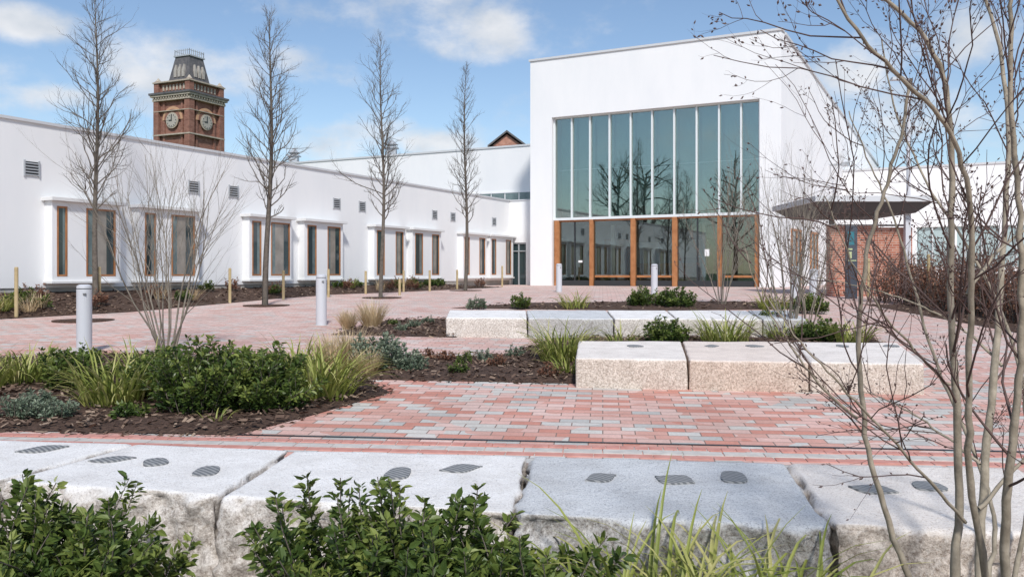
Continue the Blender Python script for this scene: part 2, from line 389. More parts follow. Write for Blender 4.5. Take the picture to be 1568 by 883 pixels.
for i in range(5):
    w.box(FR,cs[i]+.12,cs[i+1]-.12,gb-.05,gb+.05,FZ,FZ+.26)
    mid=(cs[i]+cs[i+1])/2
    if i in (0,3): w.box(FR,mid-.03,mid+.03,gb-.04,gb+.05,FZ+.26,ZT-.10)
w.obj('door_stiles',M_dark,main)
w=MB()
for i in range(10):   # individual roller blinds behind each pane
    q0,q1=fa(mp[i])+.06,fa(mp[i+1])-.06
    w.box(FR,q0,q1,1.0+.02*(i%3),1.05+.02*(i%3),ZT+.1+(.0,.25,.1,.0,.5,.15,.0,.3,.0,.2)[i],ZO+.2)
w.obj('blinds',M_blind,main)
w=MB(); w.box(FR,aL,aR,1.6,1.65,ZT+.1,ZO+.2); w.obj('hall_wall',M_blind,main)
w=MB()
for z in (6.5,): w.box(FR,aL,aR,.85,.9,z,z+.05)
w.obj('blind_rails',M_mull,main)
w=MB(); w.box(FR,aL-.1,aR+.1,.5,6,ZT+.0,ZT+.06); w.box(FR,aL-.1,aR+.1,6,6.1,FZ,ZT); w.box(FR,aL-.15,aL-.1,.5,6,FZ,ZT);w.box(FR,aR+.1,aR+.15,.5,6,FZ,ZT); w.obj('foyer_walls',M_inter,main)
w=MB(); w.box(FR,aL-.1,aR+.1,.5,6,FZ-.05,FZ+.01); w.obj('foyer_floor',M_ifloor,main)
w=MB(); w.box(FR,4,7,4.5,5,FZ+.01,FZ+1.1); w.box(FR,1.6,3.0,5.8,5.95,FZ+.01,FZ+2.4); w.box(FR,8,8.9,5.8,5.95,FZ+.01,FZ+2.4); w.obj('reception_desk',M_timber,main)
w=MB(); w.box(FR,3.3,4.6,5.8,5.95,FZ+.9,FZ+2.2); w.box(FR,5.2,7.2,5.8,5.95,FZ+1.4,FZ+2.3); w.box(FR,7.6,7.75,3,3.2,FZ,FZ+3); w.box(FR,3.0,3.2,3,3.2,FZ,FZ+3); w.obj('notice_boards',M_white,main)
w=MB(); w.box(FR,fa(1080)-.1,fa(1080)+.1,gb-.03,gb-.01,FZ+1.35,FZ+1.65); w.box(FR,fa(885)-.1,fa(885)+.1,gb-.03,gb-.01,FZ+1.1,FZ+1.2); w.obj('door_notice',M_white,main)
w=MB(); UO=Vector((.92,46)); UR=(UO,U,V); w.box(UR,-27,1.5,0,8,BZ,8.45); w.obj('rear_range_walls',M_white,main)
w=MB(); w.box(UR,-27.05,1.5,-.05,.4,8.45,8.55); w.obj('rear_range_coping',M_cop,main)
w=MB()
for i in range(5): w.box(UR,-4.0+i*.86,-4.0+i*.86+.78,-.03,.02,5.35,5.95)
w.obj('clerestory_panes',M_pane_t,main)
w=MB(); w.box(UR,-4.1,.4,-.045,.02,5.25,5.35); w.box(UR,-4.1,.4,-.045,.02,5.95,6.03); w.obj('clerestory_frame',M_white,main)
LO=WO+V*wa(780); LR=(LO,U,V)
w=MB(); w.box(LR,-1,2.2,0,3,3.1,5.22); w.box(LR,-1,.08,0,3,BZ,3.1); w.box(LR,.95,2.2,0,3,BZ,3.1); w.obj('link_walls',M_white,main)
w=MB(); w.box(LR,.08,.95,.12,.16,FZ,3.1); w.obj('link_door_glass',M_pane_d,main)
w=MB()
for a in (.08,.48,.91): w.box(LR,a,a+.05,.05,.12,FZ,3.1)
w.box(LR,.08,.96,.05,.12,2.65,2.7); w.box(LR,.08,.96,.05,.12,3.03,3.1); w.obj('link_door_frame',M_grey,main)
w=MB(); w.box(LR,-1,2.2,-.04,.3,5.22,5.28); w.obj('link_coping',M_cop,main)
RO=Vector((17.9,46)); RR=(RO,U,V)
w=MB(); w.box(RR,-.3,30,0,8,3.95,7.05); w.box(RR,-.3,30,0,8,BZ,1.9)
for a0,a1 in ((-.3,3.6),(5.2,5.5),(7.4,7.6),(10.4,10.7),(13.5,14),(18,30)): w.box(RR,a0,a1,0,8,1.9,3.95)
w.obj('east_range_walls',M_white,main)
w=MB(); w.box(RR,-.3,30,.15,.2,1.9,3.95); w.obj('east_range_glass',M_pane_l,main)
w=MB()
for i in range(22): w.box(RR,3.6+i*.75,3.66+i*.75,.05,.15,1.9,3.95)
w.obj('east_range_mullions',M_mull,main)
w=MB(); w.box(RR,-.3,30,-.05,.4,7.05,7.15); w.obj('east_range_coping',M_cop,main)
SR=(FE,dn,-nn)
w=MB(); w.box(SR,1.6,3.0,.0,.03,FZ,3.4); w.box(SR,5,6.2,0,.03,FZ,3.4); w.obj('side_windows',M_pane_t,main)
w=MB()
for a0,a1 in ((1.6,3.0),(5,6.2)):
    for a in (a0-.08,(a0+a1)/2,a1): w.box(SR,a,a+.08,0,.07,FZ,3.4)
    w.box(SR,a0-.08,a1+.08,0,.08,3.4,3.5)
w.obj('side_window_frames',M_timber,main)

# ---------------- left wing ----------------
wing=empty('white_wing_building'); WT=5.22; A0=-16; A1=wa(780)
w=MB(); w.box(WR,A0,A1+.3,-8,0,1.20,WT); w.obj('walls',M_white,wing)
w=MB(); w.box(WR,A0,A1+.3,-8,-.03,.7,1.20); w.obj('plinth',M_plinth,wing)
w=MB(); w.box(WR,A0,A1+.3,-.4,.05,WT,WT+.07); w.obj('coping',M_cop,wing)
w=MB(); w.box(WR,A0,A1+.3,-7.9,-.5,WT,WT+.02); w.obj('roof',M_slate,wing)
bays=[(66,176,76,92,121,166),(200,296,211,228,252,288),(370,438,376,390,405,434),(455,517,461,475,492,512),(563,613,568,580,597,609),(622,668,627,639,653,664),(700,738,703,711,726,735),(742,779,745,752,767,775)]
wb=MB();wc=MB();wf=MB();pd=MB();pt=MB();pb=MB(); PR=.28
spans=[[wa(q) for q in b] for b in bays]
g=spans[2][0]-spans[0][0]
spans+= [[q-g for q in spans[0]],[q-g for q in spans[1]]]
for s in spans:
    a0,a1,n0,n1,m0,m1=s
    zb,zt=1.48,3.22
    wb.box(WR,a0+.05,n0,0,PR,1.36,3.34); wb.box(WR,n1,m0,0,PR,1.36,3.34); wb.box(WR,m1,max(a1-.05,m1+.02),0,PR,1.36,3.34)
    for q0,q1 in ((n0,n1),(m0,m1)):
        wb.box(WR,q0,q1,0,PR,1.36,zb); wb.box(WR,q0,q1,0,PR,zt,3.34)
        fw=.045
        wf.box(WR,q0,q0+fw,.05,PR+.008,zb,zt); wf.box(WR,q1-fw,q1,.05,PR+.008,zb,zt)
        wf.box(WR,q0+fw,q1-fw,.05,PR+.006,zb,zb+fw); wf.box(WR,q0+fw,q1-fw,.05,PR+.006,zt-fw,zt)
    nm=n0*.4+n1*.6; pd.box(WR,n0+fw,nm,.05,PR-.018,zb+fw,zt-fw); pt.box(WR,nm,n1-fw,.05,PR-.018,zb+fw,zt-fw)
    mm=m0*.55+m1*.45; r1=random.uniform(.15,.6); r2=random.uniform(.1,.5)
    pt.box(WR,m0+fw,mm-r1*(mm-m0),.05,PR-.018,zb+fw,zt-fw); pb.box(WR,mm-r1*(mm-m0),mm+r2*(m1-mm),.05,PR-.018,zb+fw,zt-fw)
    pd.box(WR,mm+r2*(m1-mm),m1-fw,.05,PR-.018,zb+fw,zt-fw)
    wc.box(WR,a0-.05,a1+.05,0,PR+.14,3.34,3.43); wc.box(WR,a0,a1,0,PR+.06,1.30,1.36)
wb.obj('bay_walls',M_white,wing); wc.obj('bay_canopies',M_bayc,wing,.006); wf.obj('window_frames',M_timber,wing); pd.obj('panes_dark',M_pane_d,wing); pt.obj('panes_curtain',M_pane_t,wing); pb.obj('panes_blind',M_pane_b,wing)
w=MB(); w2=MB()
for px in (48,296,357,515,554,665,693,756,-180):
    a=wa(px); w2.box(WR,a-.17,a+.17,.0,.012,3.93,4.27)
    for i in range(5): w.box(WR,a-.17,a+.17,.012,.035,3.93+i*.07,3.96+i*.07)
    w.box(WR,a-.2,a-.17,0,.04,3.9,4.3); w.box(WR,a+.17,a+.2,0,.04,3.9,4.3)
w2.obj('vent_backs',M_dark,wing); w.obj('vent_louvres',M_grey,wing)
edge=[G(-420,535),G(-200,512),G(0,489),(G(200,478)),G(430,457),G(640,446),G(770,440)]
v=[];f=[];rows=[]
for p in edge:
    q=Vector((p.x,p.y))-WO; a=q.dot(V); b=q.dot(U); rows.append((a,b,p))
for a,b,p in rows:
    for t in (0,.3,.65,1):
        q=WO+V*a+U*(b*(1-t)); zz=p.z+.012+(1.08-p.z)*(t**.9); v.append((q.x,q.y,zz))
for i in range(len(rows)-1):
    for j in range(3): f.append((i*4+j,i*4+j+1,i*4+j+5,i*4+j+4))
wbd=empty('planting_bed')
me=bpy.data.meshes.new('mulch'); me.from_pydata(v,[],f); me.materials.append(M_mulch); link(bpy.data.objects.new('mulch',me),wbd)
def wbed(s,t):
    i=min(int(s*(len(rows)-1)),len(rows)-2); fr=s*(len(rows)-1)-i
    def pt(k):
        a,b,p=rows[k]; q=WO+V*a+U*(b*(1-t)); return Vector((q.x,q.y,p.z+.012+(1.08-p.z)*(t**.9)))
    return pt(i).lerp(pt(i+1),fr)
chips([wbed(random.random(),random.random())+Vector((0,0,.02)) for _ in range(4000)],1,.07,'bark_chips',wbd,M_chip)

# ---------------- bare trees ----------------
def curve_obj(name,spl,m,parent=None,res=0):
    cu=bpy.data.curves.new(name,'CURVE'); cu.dimensions='3D'; cu.bevel_depth=1; cu.bevel_resolution=res; cu.use_fill_caps=False
    for pts in spl:
        s=cu.splines.new('POLY'); s.points.add(len(pts)-1)
        s.points.foreach_set('co',[c for p,r in pts for c in (p[0],p[1],p[2],1)]); s.points.foreach_set('radius',[r for p,r in pts])
    cu.materials.append(m); return link(bpy.data.objects.new(name,cu),parent)
def rv(s=1): return Vector((random.gauss(0,s),random.gauss(0,s),random.gauss(0,s)))
def grow(spl,p,d,length,r,lvl,up=.12,wob=.10,kids=(6,3),spread=.7,rend=.35,tips=None,kr=.55,kl=.45):
    n=max(4,int(5+lvl)); pts=[(p.copy(),r)]; q=p.copy(); d=d.normalized()
    for i in range(n):
        d=(d+rv(wob)+Vector((0,0,up))).normalized(); q=q+d*length/n; pts.append((q.copy(),r*(1-(1-rend)*(i+1)/n)))
    spl.append(pts)
    if tips is not None and lvl<=1:
        for k in range(1,len(pts)): tips.append((pts[k][0],(pts[k][0]-pts[k-1][0]).normalized(),lvl))
    if lvl>0:
        k=kids[min(lvl-1,len(kids)-1)]
        for j in range(k):
            t=random.uniform(.25,1)*n; i=min(int(t),n-1); a,ra=pts[i]; b,_=pts[i+1]; pos=a.lerp(b,t-i); dd=(b-a).normalized()
            side=rv().cross(dd)
            if side.length<1e-3: continue
            nd=(dd+side.normalized()*spread*random.uniform(.6,1.3)).normalized()
            grow(spl,pos,nd,length*kl*random.uniform(.6,1.3)*(1.15-.5*t/n),ra*kr,lvl-1,up,wob,kids,spread,rend,tips,kr,kl)
def slender(px,py,top,name='bare_street_tree',width=1.0,seed=1,r=.075,lean=0):
    random.seed(seed); g=G(px,py); d=g.y; Ht=(py-top)/F*d; e=empty(name); spl=[]; n=16; pts=[]
    for i in range(n+1):
        t=i/n; pts.append((Vector((g.x+lean*t+.05*math.sin(t*7+seed),g.y+.04*math.sin(t*5),g.z-.05+Ht*t)),r*(1-t)**.85+.004))
    spl.append(pts)
    for i in range(76):
        t=.30+.69*(i/76)**.9; k=min(int(t*n),n-1); p=pts[k][0].lerp(pts[k+1][0],t*n-k); az=i*2.4+random.uniform(-.6,.6)
        prof=(min(1,(t-.2)/.2))*(1.08-t)**.7; ln=width*1.75*prof*random.uniform(.45,1.2)+.12
        el=random.uniform(.5,1.15); dr=Vector((math.cos(az)*math.cos(el),math.sin(az)*math.cos(el),math.sin(el)))
        grow(spl,p,dr,ln,pts[k][1]*.24+.0035,2,.10,.16,(4,5),.65,.35,None,.62,.5)
    curve_obj('trunk_and_branches',spl,M_bark,e)
    return e
slender(147,477,-25,seed=3,width=1.15,r=.08)
slender(408,468,15,seed=4,width=1.1,lean=.15,r=.08)
slender(585,456,55,seed=5,width=1.05,r=.08)
slender(713,445,97,seed=6,width=.85,r=.075)
def pit(px,py):
    g=G(px,py); mb=MB(); mb.cyl((g.x,g.y),.6,gz(g.y)-.05,gz(g.y)+.022,24); mb.obj('tree_pit',M_mulch)
for p in ((408,468),(585,456),(713,445),(128,491)): pit(*p)
def bigtree(x,y,h,seed):
    random.seed(seed); e=empty('bare_tree'); spl=[]; b=Vector((x,y,.3)); spl.append([(b,.35),(b+Vector((.1,0,h*.3)),.28),(b+Vector((0,.2,h*.6)),.18),(b+Vector((.2,0,h*.85)),.08)])
    for i in range(26):
        t=random.uniform(.25,.85); az=i*2.4; el=random.uniform(.3,1); grow(spl,b+Vector((0,0,h*t)),Vector((math.cos(az)*math.cos(el),math.sin(az)*math.cos(el),math.sin(el))),h*.42*(1.15-t*.7),.09,3,.03,.14,(4,4,4),.7,.3)
    curve_obj('trunk_and_branches',spl,M_bark,e)
bigtree(-27,6,13,1); bigtree(-34,3,14,2); bigtree(-24,-4,13,3)

def multistem(px,py,h,spread,n,seed,name='multi_stem_shrub_tree',r=.015,lv=2):
    random.seed(seed); g=G(px,py); e=empty(name); spl=[]
    for i in range(n):
        az=i*2.4+random.uniform(-.4,.4); o=Vector((math.cos(az),math.sin(az),0)); s=random.uniform(.25,1)*spread
        grow(spl,g+o*.12*random.random()+Vector((0,0,-.03)),Vector((o.x*s,o.y*s,1)),h*random.uniform(.75,1.05),r*random.uniform(.6,1.2),lv,.03,.07,(6,9),.45,.25,None,.5,.45)
    curve_obj('stems',spl,M_barkm,e)
multistem(255,541,2.95,.50,15,21)
multistem(1208,517,3.0,.36,17,22)
multistem(1105,468,3.6,.35,11,23)
multistem(1235,500,2.6,.4,9,25)

random.seed(31)
near=empty('multi_stem_birch_tree'); spl=[]; tw=[]; tips=[]
def stem(pl,r0,r1,k=8,lv=2,twl=.45,side=1.0):
    r0*=.88; r1*=.72
    P3=[P(*p) for p in pl]; pts=[]; m=len(P3)
    P3=[P3[0]]+[(P3[i-1]+P3[i]*2+P3[i+1])/4 for i in range(1,m-1)]+[P3[-1]]
    for i in range(m-1):
        p0=P3[max(i-1,0)];p1=P3[i];p2=P3[i+1];p3=P3[min(i+2,m-1)]
        for j in range(6):
            t=j/6; q=.5*((2*p1)+(p2-p0)*t+(2*p0-5*p1+4*p2-p3)*t*t+(3*p1-p0-3*p2+p3)*t**3); pts.append(q+rv(.0022))
    pts.append(P3[-1]); n=len(pts); pr=[(q,(r0+(r1-r0)*(i/(n-1))**.75)*random.uniform(.94,1.08)) for i,q in enumerate(pts)]; spl.append(pr)
    for j in range(k):
        i=random.randint(int(n*.2),n-2); dd=(pts[i+1]-pts[i]).normalized(); sd=rv().cross(dd).normalized()
        grow(tw,pts[i],dd+sd*random.uniform(.5,1.1)*side,twl*random.uniform(.5,1.4),max(.0023,pr[i][1]*.38),lv,.06,.14,(3,4),.7,.45,tips,.64,.5)
stem([(1400,905,2.9),(1345,770,2.9),(1318,650,2.85),(1310,500,2.8),(1325,380,2.75),(1352,290,2.7),(1385,215,2.7),(1395,120,2.65)],.013,.006,12)
stem([(1460,905,2.8),(1478,740,2.8),(1462,600,2.75),(1450,430,2.7),(1462,280,2.65),(1460,100,2.6),(1410,45,2.55),(1340,-10,2.5)],.018,.007,14)
stem([(1498,905,2.9),(1500,740,3.0),(1530,560,3.1),(1530,400,3.2),(1550,230,3.2),(1545,90,3.3),(1500,-30,3.3)],.021,.008,14)
stem([(1540,905,2.7),(1535,760,2.6),(1555,640,2.6),(1575,480,2.5),(1560,300,2.5),(1540,120,2.4),(1550,-30,2.4)],.018,.007,13)
stem([(1515,905,2.8),(1475,760,2.7),(1488,610,2.6),(1482,450,2.5),(1495,300,2.4),(1465,190,2.3),(1390,130,2.2),(1310,60,2.1),(1270,-20,2.1)],.016,.005,13)
stem([(1478,800,2.75),(1420,730,2.6),(1345,650,2.5),(1270,570,2.4),(1215,520,2.3),(1165,440,2.3)],.007,.002,8,1)
stem([(1455,590,2.75),(1400,540,2.7),(1340,470,2.6),(1290,380,2.5),(1262,300,2.4)],.006,.002,7,1)
stem([(1535,560,3.1),(1480,500,3.2),(1420,470,3.3),(1340,440,3.4),(1250,425,3.4)],.007,.002,7,1)
stem([(1310,640,2.85),(1250,600,2.8),(1215,520,2.8),(1160,470,2.8),(1140,380,2.8)],.006,.002,6,1)
stem([(1500,710,3.0),(1440,660,3.1),(1380,620,3.2),(1330,600,3.3)],.007,.002,6,1)
stem([(1480,450,2.5),(1520,380,2.6),(1600,330,2.7)],.008,.004,5,1)
stem([(1500,780,2.9),(1560,700,2.9),(1640,640,2.9)],.010,.004,6,1)
stem([(1505,905,3.2),(1545,820,3.3),(1500,690,3.4),(1420,560,3.5),(1400,430,3.5),(1375,330,3.5),(1330,260,3.5),(1300,170,3.5)],.012,.003,10)
stem([(1550,905,3.3),(1590,760,3.3),(1575,560,3.4),(1510,400,3.5),(1420,300,3.5),(1365,180,3.6),(1350,60,3.6)],.013,.004,11)
curve_obj('stems',spl,M_barkp,near,1); curve_obj('twigs',tw,M_twig,near)
v=[];f=[]
for p,d,l in tips:
    if random.random()<.6: continue
    s=rv().cross(d).normalized(); t=s.cross(d); L0=random.uniform(.009,.016); wd=.0032; c=p+s*.003; dd=(d+s*.6).normalized(); k=len(v)
    v+=[c,c+dd*L0*.45+s*wd,c+dd*L0*.45+t*wd,c+dd*L0*.45-s*wd,c+dd*L0*.45-t*wd,c+dd*L0]
    for a,b in ((1,2),(2,3),(3,4),(4,1)): f+=[(k,k+a,k+b),(k+5,k+b,k+a)]
me=bpy.data.meshes.new('buds'); me.from_pydata(v,[],f); me.materials.append(M_twig); link(bpy.data.objects.new('buds',me),near)

# ---------------- foliage ----------------
def leaves(name,pos,dr,Ls,Ws,rnd,m,parent):
    pos=np.asarray(pos,float); dr=np.asarray(dr,float); n=len(pos); dr/=np.linalg.norm(dr,axis=1,keepdims=True)
    rd=rng.normal(size=(n,3)); rd[:,2]+=1.2; s=np.cross(dr,rd); s/=np.linalg.norm(s,axis=1,keepdims=True)+1e-9; nn=np.cross(s,dr)
    Ls=np.asarray(Ls)[:,None]; Ws=np.asarray(Ws)[:,None]
    V_=np.stack([pos,pos+dr*Ls*.3+s*Ws*.45+nn*Ws*.2,pos+dr*Ls*.68+s*Ws*.38+nn*Ws*.15-nn*Ls*.04,pos+dr*Ls-nn*Ls*.15,pos+dr*Ls*.68-s*Ws*.38+nn*Ws*.15-nn*Ls*.04,pos+dr*Ls*.3-s*Ws*.45+nn*Ws*.2],1).reshape(-1,3)
    i=np.arange(n)*6; F_=np.concatenate([np.stack([i,i+1,i+2,i+3],1),np.stack([i,i+3,i+4,i+5],1)],0)
    me=bpy.data.meshes.new(name); me.from_pydata(V_.tolist(),[],F_.tolist()); me.materials.append(m); set_rnd(me,np.concatenate([rnd,rnd]))
    return link(bpy.data.objects.new(name,me),parent)
def shrub(c,w,h,nst,nl,L0,m=M_leaf,name='evergreen_shrub',stems=True,dpt=None,peaks=None,seed=None):
    if seed: random.seed(seed)
    e=empty(name); pos=[];dr=[];Ls=[];Ws=[];rn=[];spl=[]; dpt=dpt or w*.8
    for i in range(nst):
        a=random.random()*6.28; rr=math.sqrt(random.random()); bx=math.cos(a)*rr; by=math.sin(a)*rr
        b=c+Vector((bx*w*.36,by*dpt*.36,0)); ht=h*(1-.45*rr*rr)*random.uniform(.62,1.12)
        if peaks: ht*=peaks(bx)
        q=b.copy(); d=Vector((bx*.4,by*.4,1)); pts=[(q.copy(),.005)]; seg=6; tone=random.uniform(-.2,.25)
        for k in range(seg):
            d=(d.normalized()+rv(.14)); q=q+d.normalized()*ht/seg; pts.append((q.copy(),.0045-.0005*k))
        spl.append(pts)
        for k in range(nl):
            t=random.uniform(.12,1)**.8*seg; ii=min(int(t),seg-1); p=pts[ii][0].lerp(pts[ii+1][0],t-ii)
            dd=(pts[ii+1][0]-pts[ii][0]).normalized(); o=rv(); o=(o-dd*o.dot(dd)).normalized()
            off=o*random.uniform(0,.08)*(w if w<1 else 1)*(1.15-.95*t/seg)
            pos.append(p+off); dr.append(o+dd*random.uniform(.2,1.2)); l=L0*random.uniform(.5,1.3); Ls.append(l); Ws.append(l*random.uniform(.42,.6))
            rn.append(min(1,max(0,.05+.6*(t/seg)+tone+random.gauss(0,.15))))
    leaves('leaves',pos,dr,Ls,Ws,np.array(rn),m,e)
    if stems: curve_obj('stems',spl,M_bark,e)
    return e
def strappy(c,w,h,n,wd=.012,m=M_strap,name='strappy_plant',arch=1.0,seed=None):
    if seed: random.seed(seed)
    e=empty(name); v=[];f=[];r=[]
    for i in range(n):
        a=random.random()*6.28; rr=math.sqrt(random.random())*.35*w; b=c+Vector((math.cos(a)*rr,math.sin(a)*rr,0)); az=a+random.gauss(0,.6)
        o=Vector((math.cos(az),math.sin(az),0)); s=Vector((-o.y,o.x,0)); ln=h*random.uniform(.6,1.45); el=random.uniform(.9,1.5); q=b.copy(); k0=len(v); seg=7; rc=random.random()
        bend=random.uniform(.12,.38)*arch; tilt=s*random.uniform(-.3,.3)
        for k in range(seg+1):
            t=k/seg; ww=wd*(1-t**2.5)*.5+.0006; v.append(q-s*ww); v.append(q+Vector((0,0,-ww*.5))); v.append(q+s*ww)
            q=q+(o*math.cos(el)+Vector((0,0,math.sin(el)))+tilt*t).normalized()*ln/seg; el-=bend*(.4+t)
        for k in range(seg):
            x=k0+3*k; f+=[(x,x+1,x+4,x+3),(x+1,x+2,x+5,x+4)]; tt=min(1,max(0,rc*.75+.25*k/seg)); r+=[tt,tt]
    me=bpy.data.meshes.new('blades'); me.from_pydata(v,[],f); me.materials.append(m); set_rnd(me,r); link(bpy.data.objects.new('blades',me),e); return e
def at(px,d,dz=0): return Vector(((px-CX)/F*d,d,gz(d)+dz))
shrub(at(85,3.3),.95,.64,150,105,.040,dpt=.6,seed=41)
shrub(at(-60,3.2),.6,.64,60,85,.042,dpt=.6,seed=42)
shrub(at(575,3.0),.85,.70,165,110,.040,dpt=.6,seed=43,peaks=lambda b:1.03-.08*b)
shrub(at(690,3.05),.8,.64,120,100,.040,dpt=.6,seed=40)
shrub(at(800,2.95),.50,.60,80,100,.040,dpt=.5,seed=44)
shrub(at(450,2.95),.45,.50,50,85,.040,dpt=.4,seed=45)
strappy(at(985,3.05),.6,.60,130,.018,seed=46,arch=1.25); strappy(at(1110,3.0),.6,.58,130,.018,seed=47,arch=1.25); strappy(at(1225,3.05),.45,.52,80,.016,seed=48,arch=1.2); strappy(at(915,2.9),.3,.5,30,.015,seed=49,arch=1.2)
strappy(at(330,3.25),.4,.3,25,.012,m=M_blond,seed=52); shrub(at(300,3.3),.3,.22,20,40,.035,seed=53)
strappy(at(10,3.0),.5,.42,30,.013,seed=54)
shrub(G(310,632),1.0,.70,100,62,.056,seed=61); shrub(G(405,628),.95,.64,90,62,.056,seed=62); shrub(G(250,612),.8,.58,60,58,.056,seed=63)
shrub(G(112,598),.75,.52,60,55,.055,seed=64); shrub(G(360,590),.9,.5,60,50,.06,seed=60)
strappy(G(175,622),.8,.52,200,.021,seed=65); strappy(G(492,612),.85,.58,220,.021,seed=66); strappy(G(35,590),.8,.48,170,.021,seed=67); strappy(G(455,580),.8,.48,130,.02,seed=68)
strappy(G(215,585),.7,.45,110,.02,seed=59); strappy(G(-30,600),.7,.45,110,.02,seed=58)
for p,s in (((85,645),69),((25,648),70),((-20,600),71),((60,632),72)): shrub(G(*p),.35,.26,26,40,.035,m=M_greyg,name='lavender_plant',seed=s)
shrub(G(200,645),.35,.18,16,30,.05,seed=73); strappy(G(330,648),.3,.15,16,.014,seed=74)
for px,py,w_,h_,s in ((533,505,.25,.32,75),(569,502,.45,.46,76),(538,562,.5,.42,77),(508,568,.4,.40,78),(560,575,.3,.26,79)):
    strappy(G(px,py),w_,h_,420,.009,m=M_blond,name='feather_grass',arch=.3,seed=s)
shrub(G(578,568),.75,.52,60,60,.05,m=M_greyg,name='grey_leaved_shrub',seed=81); shrub(G(628,570),.45,.30,35,50,.045,m=M_greyg,name='grey_leaved_shrub',seed=82)
strappy(G(862,556),.8,.55,220,.02,seed=83); strappy(G(870,575),.5,.3,60,.018,seed=84)
for i,(px,py) in enumerate(((684,556),(712,560),(745,556),(789,549),(840,580),(655,553),(760,565),(700,575),(600,500),(632,503),(655,497),(615,508))):
    shrub(G(px,py),.24,.2,18,34,.03,m=random.choice([M_greyg,M_greyg,M_leaf,M_brownl]),name='lavender_plant',seed=85+i)
shrub(G(1020,527),.75,.45,55,50,.055,seed=101); strappy(G(1110,528),1.0,.48,190,.02,seed=102); shrub(G(1250,525),.9,.42,60,50,.055,seed=103); strappy(G(1300,528),.9,.42,120,.02,seed=104); strappy(G(1200,522),.7,.42,90,.02,seed=105); strappy(G(950,530),.6,.36,60,.02,seed=106)
shrub(G(1180,512),.7,.5,40,45,.055,seed=107)
shrub(G(796,474),.4,.45,30,40,.06,seed=111); shrub(G(730,474),.5,.32,20,36,.06,m=M_greyg,seed=110); strappy(G(880,473),1.0,.42,90,.025,seed=112); shrub(G(990,470),1.0,.55,60,45,.07,seed=113); shrub(G(1035,471),1.0,.55,60,45,.07,seed=114); strappy(G(1180,473),1.2,.45,90,.025,seed=115); shrub(G(1240,480),1.0,.5,50,45,.07,seed=116)
random.seed(120)
for i in range(44):
    s=random.uniform(.15,.98); t=random.uniform(.15,.8); p=wbed(s,t); k=random.random()
    if k<.35: shrub(p,.5,.32,18,34,.06,m=M_leaf,name='bed_shrub')
    elif k<.6: shrub(p,.5,.42,20,30,.05,m=M_brownl,name='bed_shrub')
    elif k<.85: strappy(p,.5,.35,60,.02,m=M_strap)
    else: strappy(p,.4,.35,80,.01,m=M_blond,name='feather_grass',arch=.5)
def post(px,py,h=1.15,r=.04):
    g=G(px,py); mb=MB(); mb.cyl((g.x,g.y),r,gz(g.y)-.1,gz(g.y)+h,12); mb.cyl((g.x,g.y),r,gz(g.y)+h,gz(g.y)+h+.02,12,r*.7); mb.obj('timber_stake',M_post)
for px,py,h in ((25,487,1.1),(152,476,1.05),(352,464,.95),(434,459,.85),(503,455,.85),(560,450,.75),(618,447,.75),(658,446,.75),(700,443,.75),(612,452,.5),(769,439,.9),(1422,470,1.35),(1330,462,1.2)): post(px,py,h)

# ---------------- hedge ----------------
random.seed(130)
hd=empty('beech_hedge'); pos=[];dr=[];Ls=[];Ws=[];rn=[];spl=[]
h0=G(1345,463); h1=G(1700,522)
for i in range(480):
    t=random.random(); b=h0.lerp(h1,t)+Vector((random.uniform(.1,1.3),random.uniform(-.2,1.0),0)); ht=random.uniform(.9,1.45)*(1+.15*noise.noise(b))
    q=b.copy(); d=Vector((0,0,1)); pts=[(q.copy(),.012)]
    for k in range(6): d=(d.normalized()+rv(.16)+Vector((0,0,.1))); q=q+d.normalized()*ht/6; pts.append((q.copy(),.012-.0017*k))
    spl.append(pts)
    for k in range(52):
        u=random.uniform(.05,1)*6; ii=min(int(u),5); p=pts[ii][0].lerp(pts[ii+1][0],u-ii)+rv(.07); pos.append(p); dr.append(rv()+Vector((0,0,.3))); l=.065*random.uniform(.6,1.2); Ls.append(l);Ws.append(l*.6); rn.append(min(1,max(0,random.gauss(.5,.25))))
    if random.random()<.5: grow(spl,pts[-2][0],Vector((random.gauss(0,.3),random.gauss(0,.3),1)),.5,.005,1,.05,.1,(3,),.5)
leaves('leaves',pos,dr,Ls,Ws,np.array(rn),M_brownl,hd); curve_obj('stems',spl,M_bark,hd)
# ---------------- shelter, sign, lamps ----------------
sh=empty('entrance_shelter'); Yb=26.8
xa=lambda px,Y=Yb:(px-CX)/F*Y
w=MB(); w.box(W0,xa(1271),xa(1345),Yb,Yb+.33,.75,3.05); w.box(W0,xa(1345),xa(1397),Yb+.0,Yb+.33,.75,3.0); w.box(W0,xa(1345),xa(1345)+.33,Yb+.33,Yb+3,.75,3.0); w.obj('brick_wall',M_brick,sh)
w=MB(); w.box(W0,xa(1270),xa(1398),Yb-.02,Yb+.35,3.05,3.10); w.obj('wall_coping',M_kerb,sh)
w=MB(); x0,x1=xa(1233),xa(1412)
w.box(W0,x0,x1,Yb-.9,Yb+3.4,3.74,3.92); w.obj('canopy_roof',M_cop,sh,.008)
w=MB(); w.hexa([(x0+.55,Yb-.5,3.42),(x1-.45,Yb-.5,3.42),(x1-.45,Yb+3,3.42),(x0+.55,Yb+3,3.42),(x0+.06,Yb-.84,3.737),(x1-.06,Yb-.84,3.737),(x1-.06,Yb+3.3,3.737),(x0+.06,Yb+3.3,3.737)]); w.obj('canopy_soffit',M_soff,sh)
w=MB(); w.box(W0,xa(1379),xa(1387),Yb-.35,Yb-.2,.75,3.42); w.box(W0,xa(1385),xa(1391),Yb+2.2,Yb+2.35,.75,3.42);  w.obj('canopy_posts',M_boll,sh)
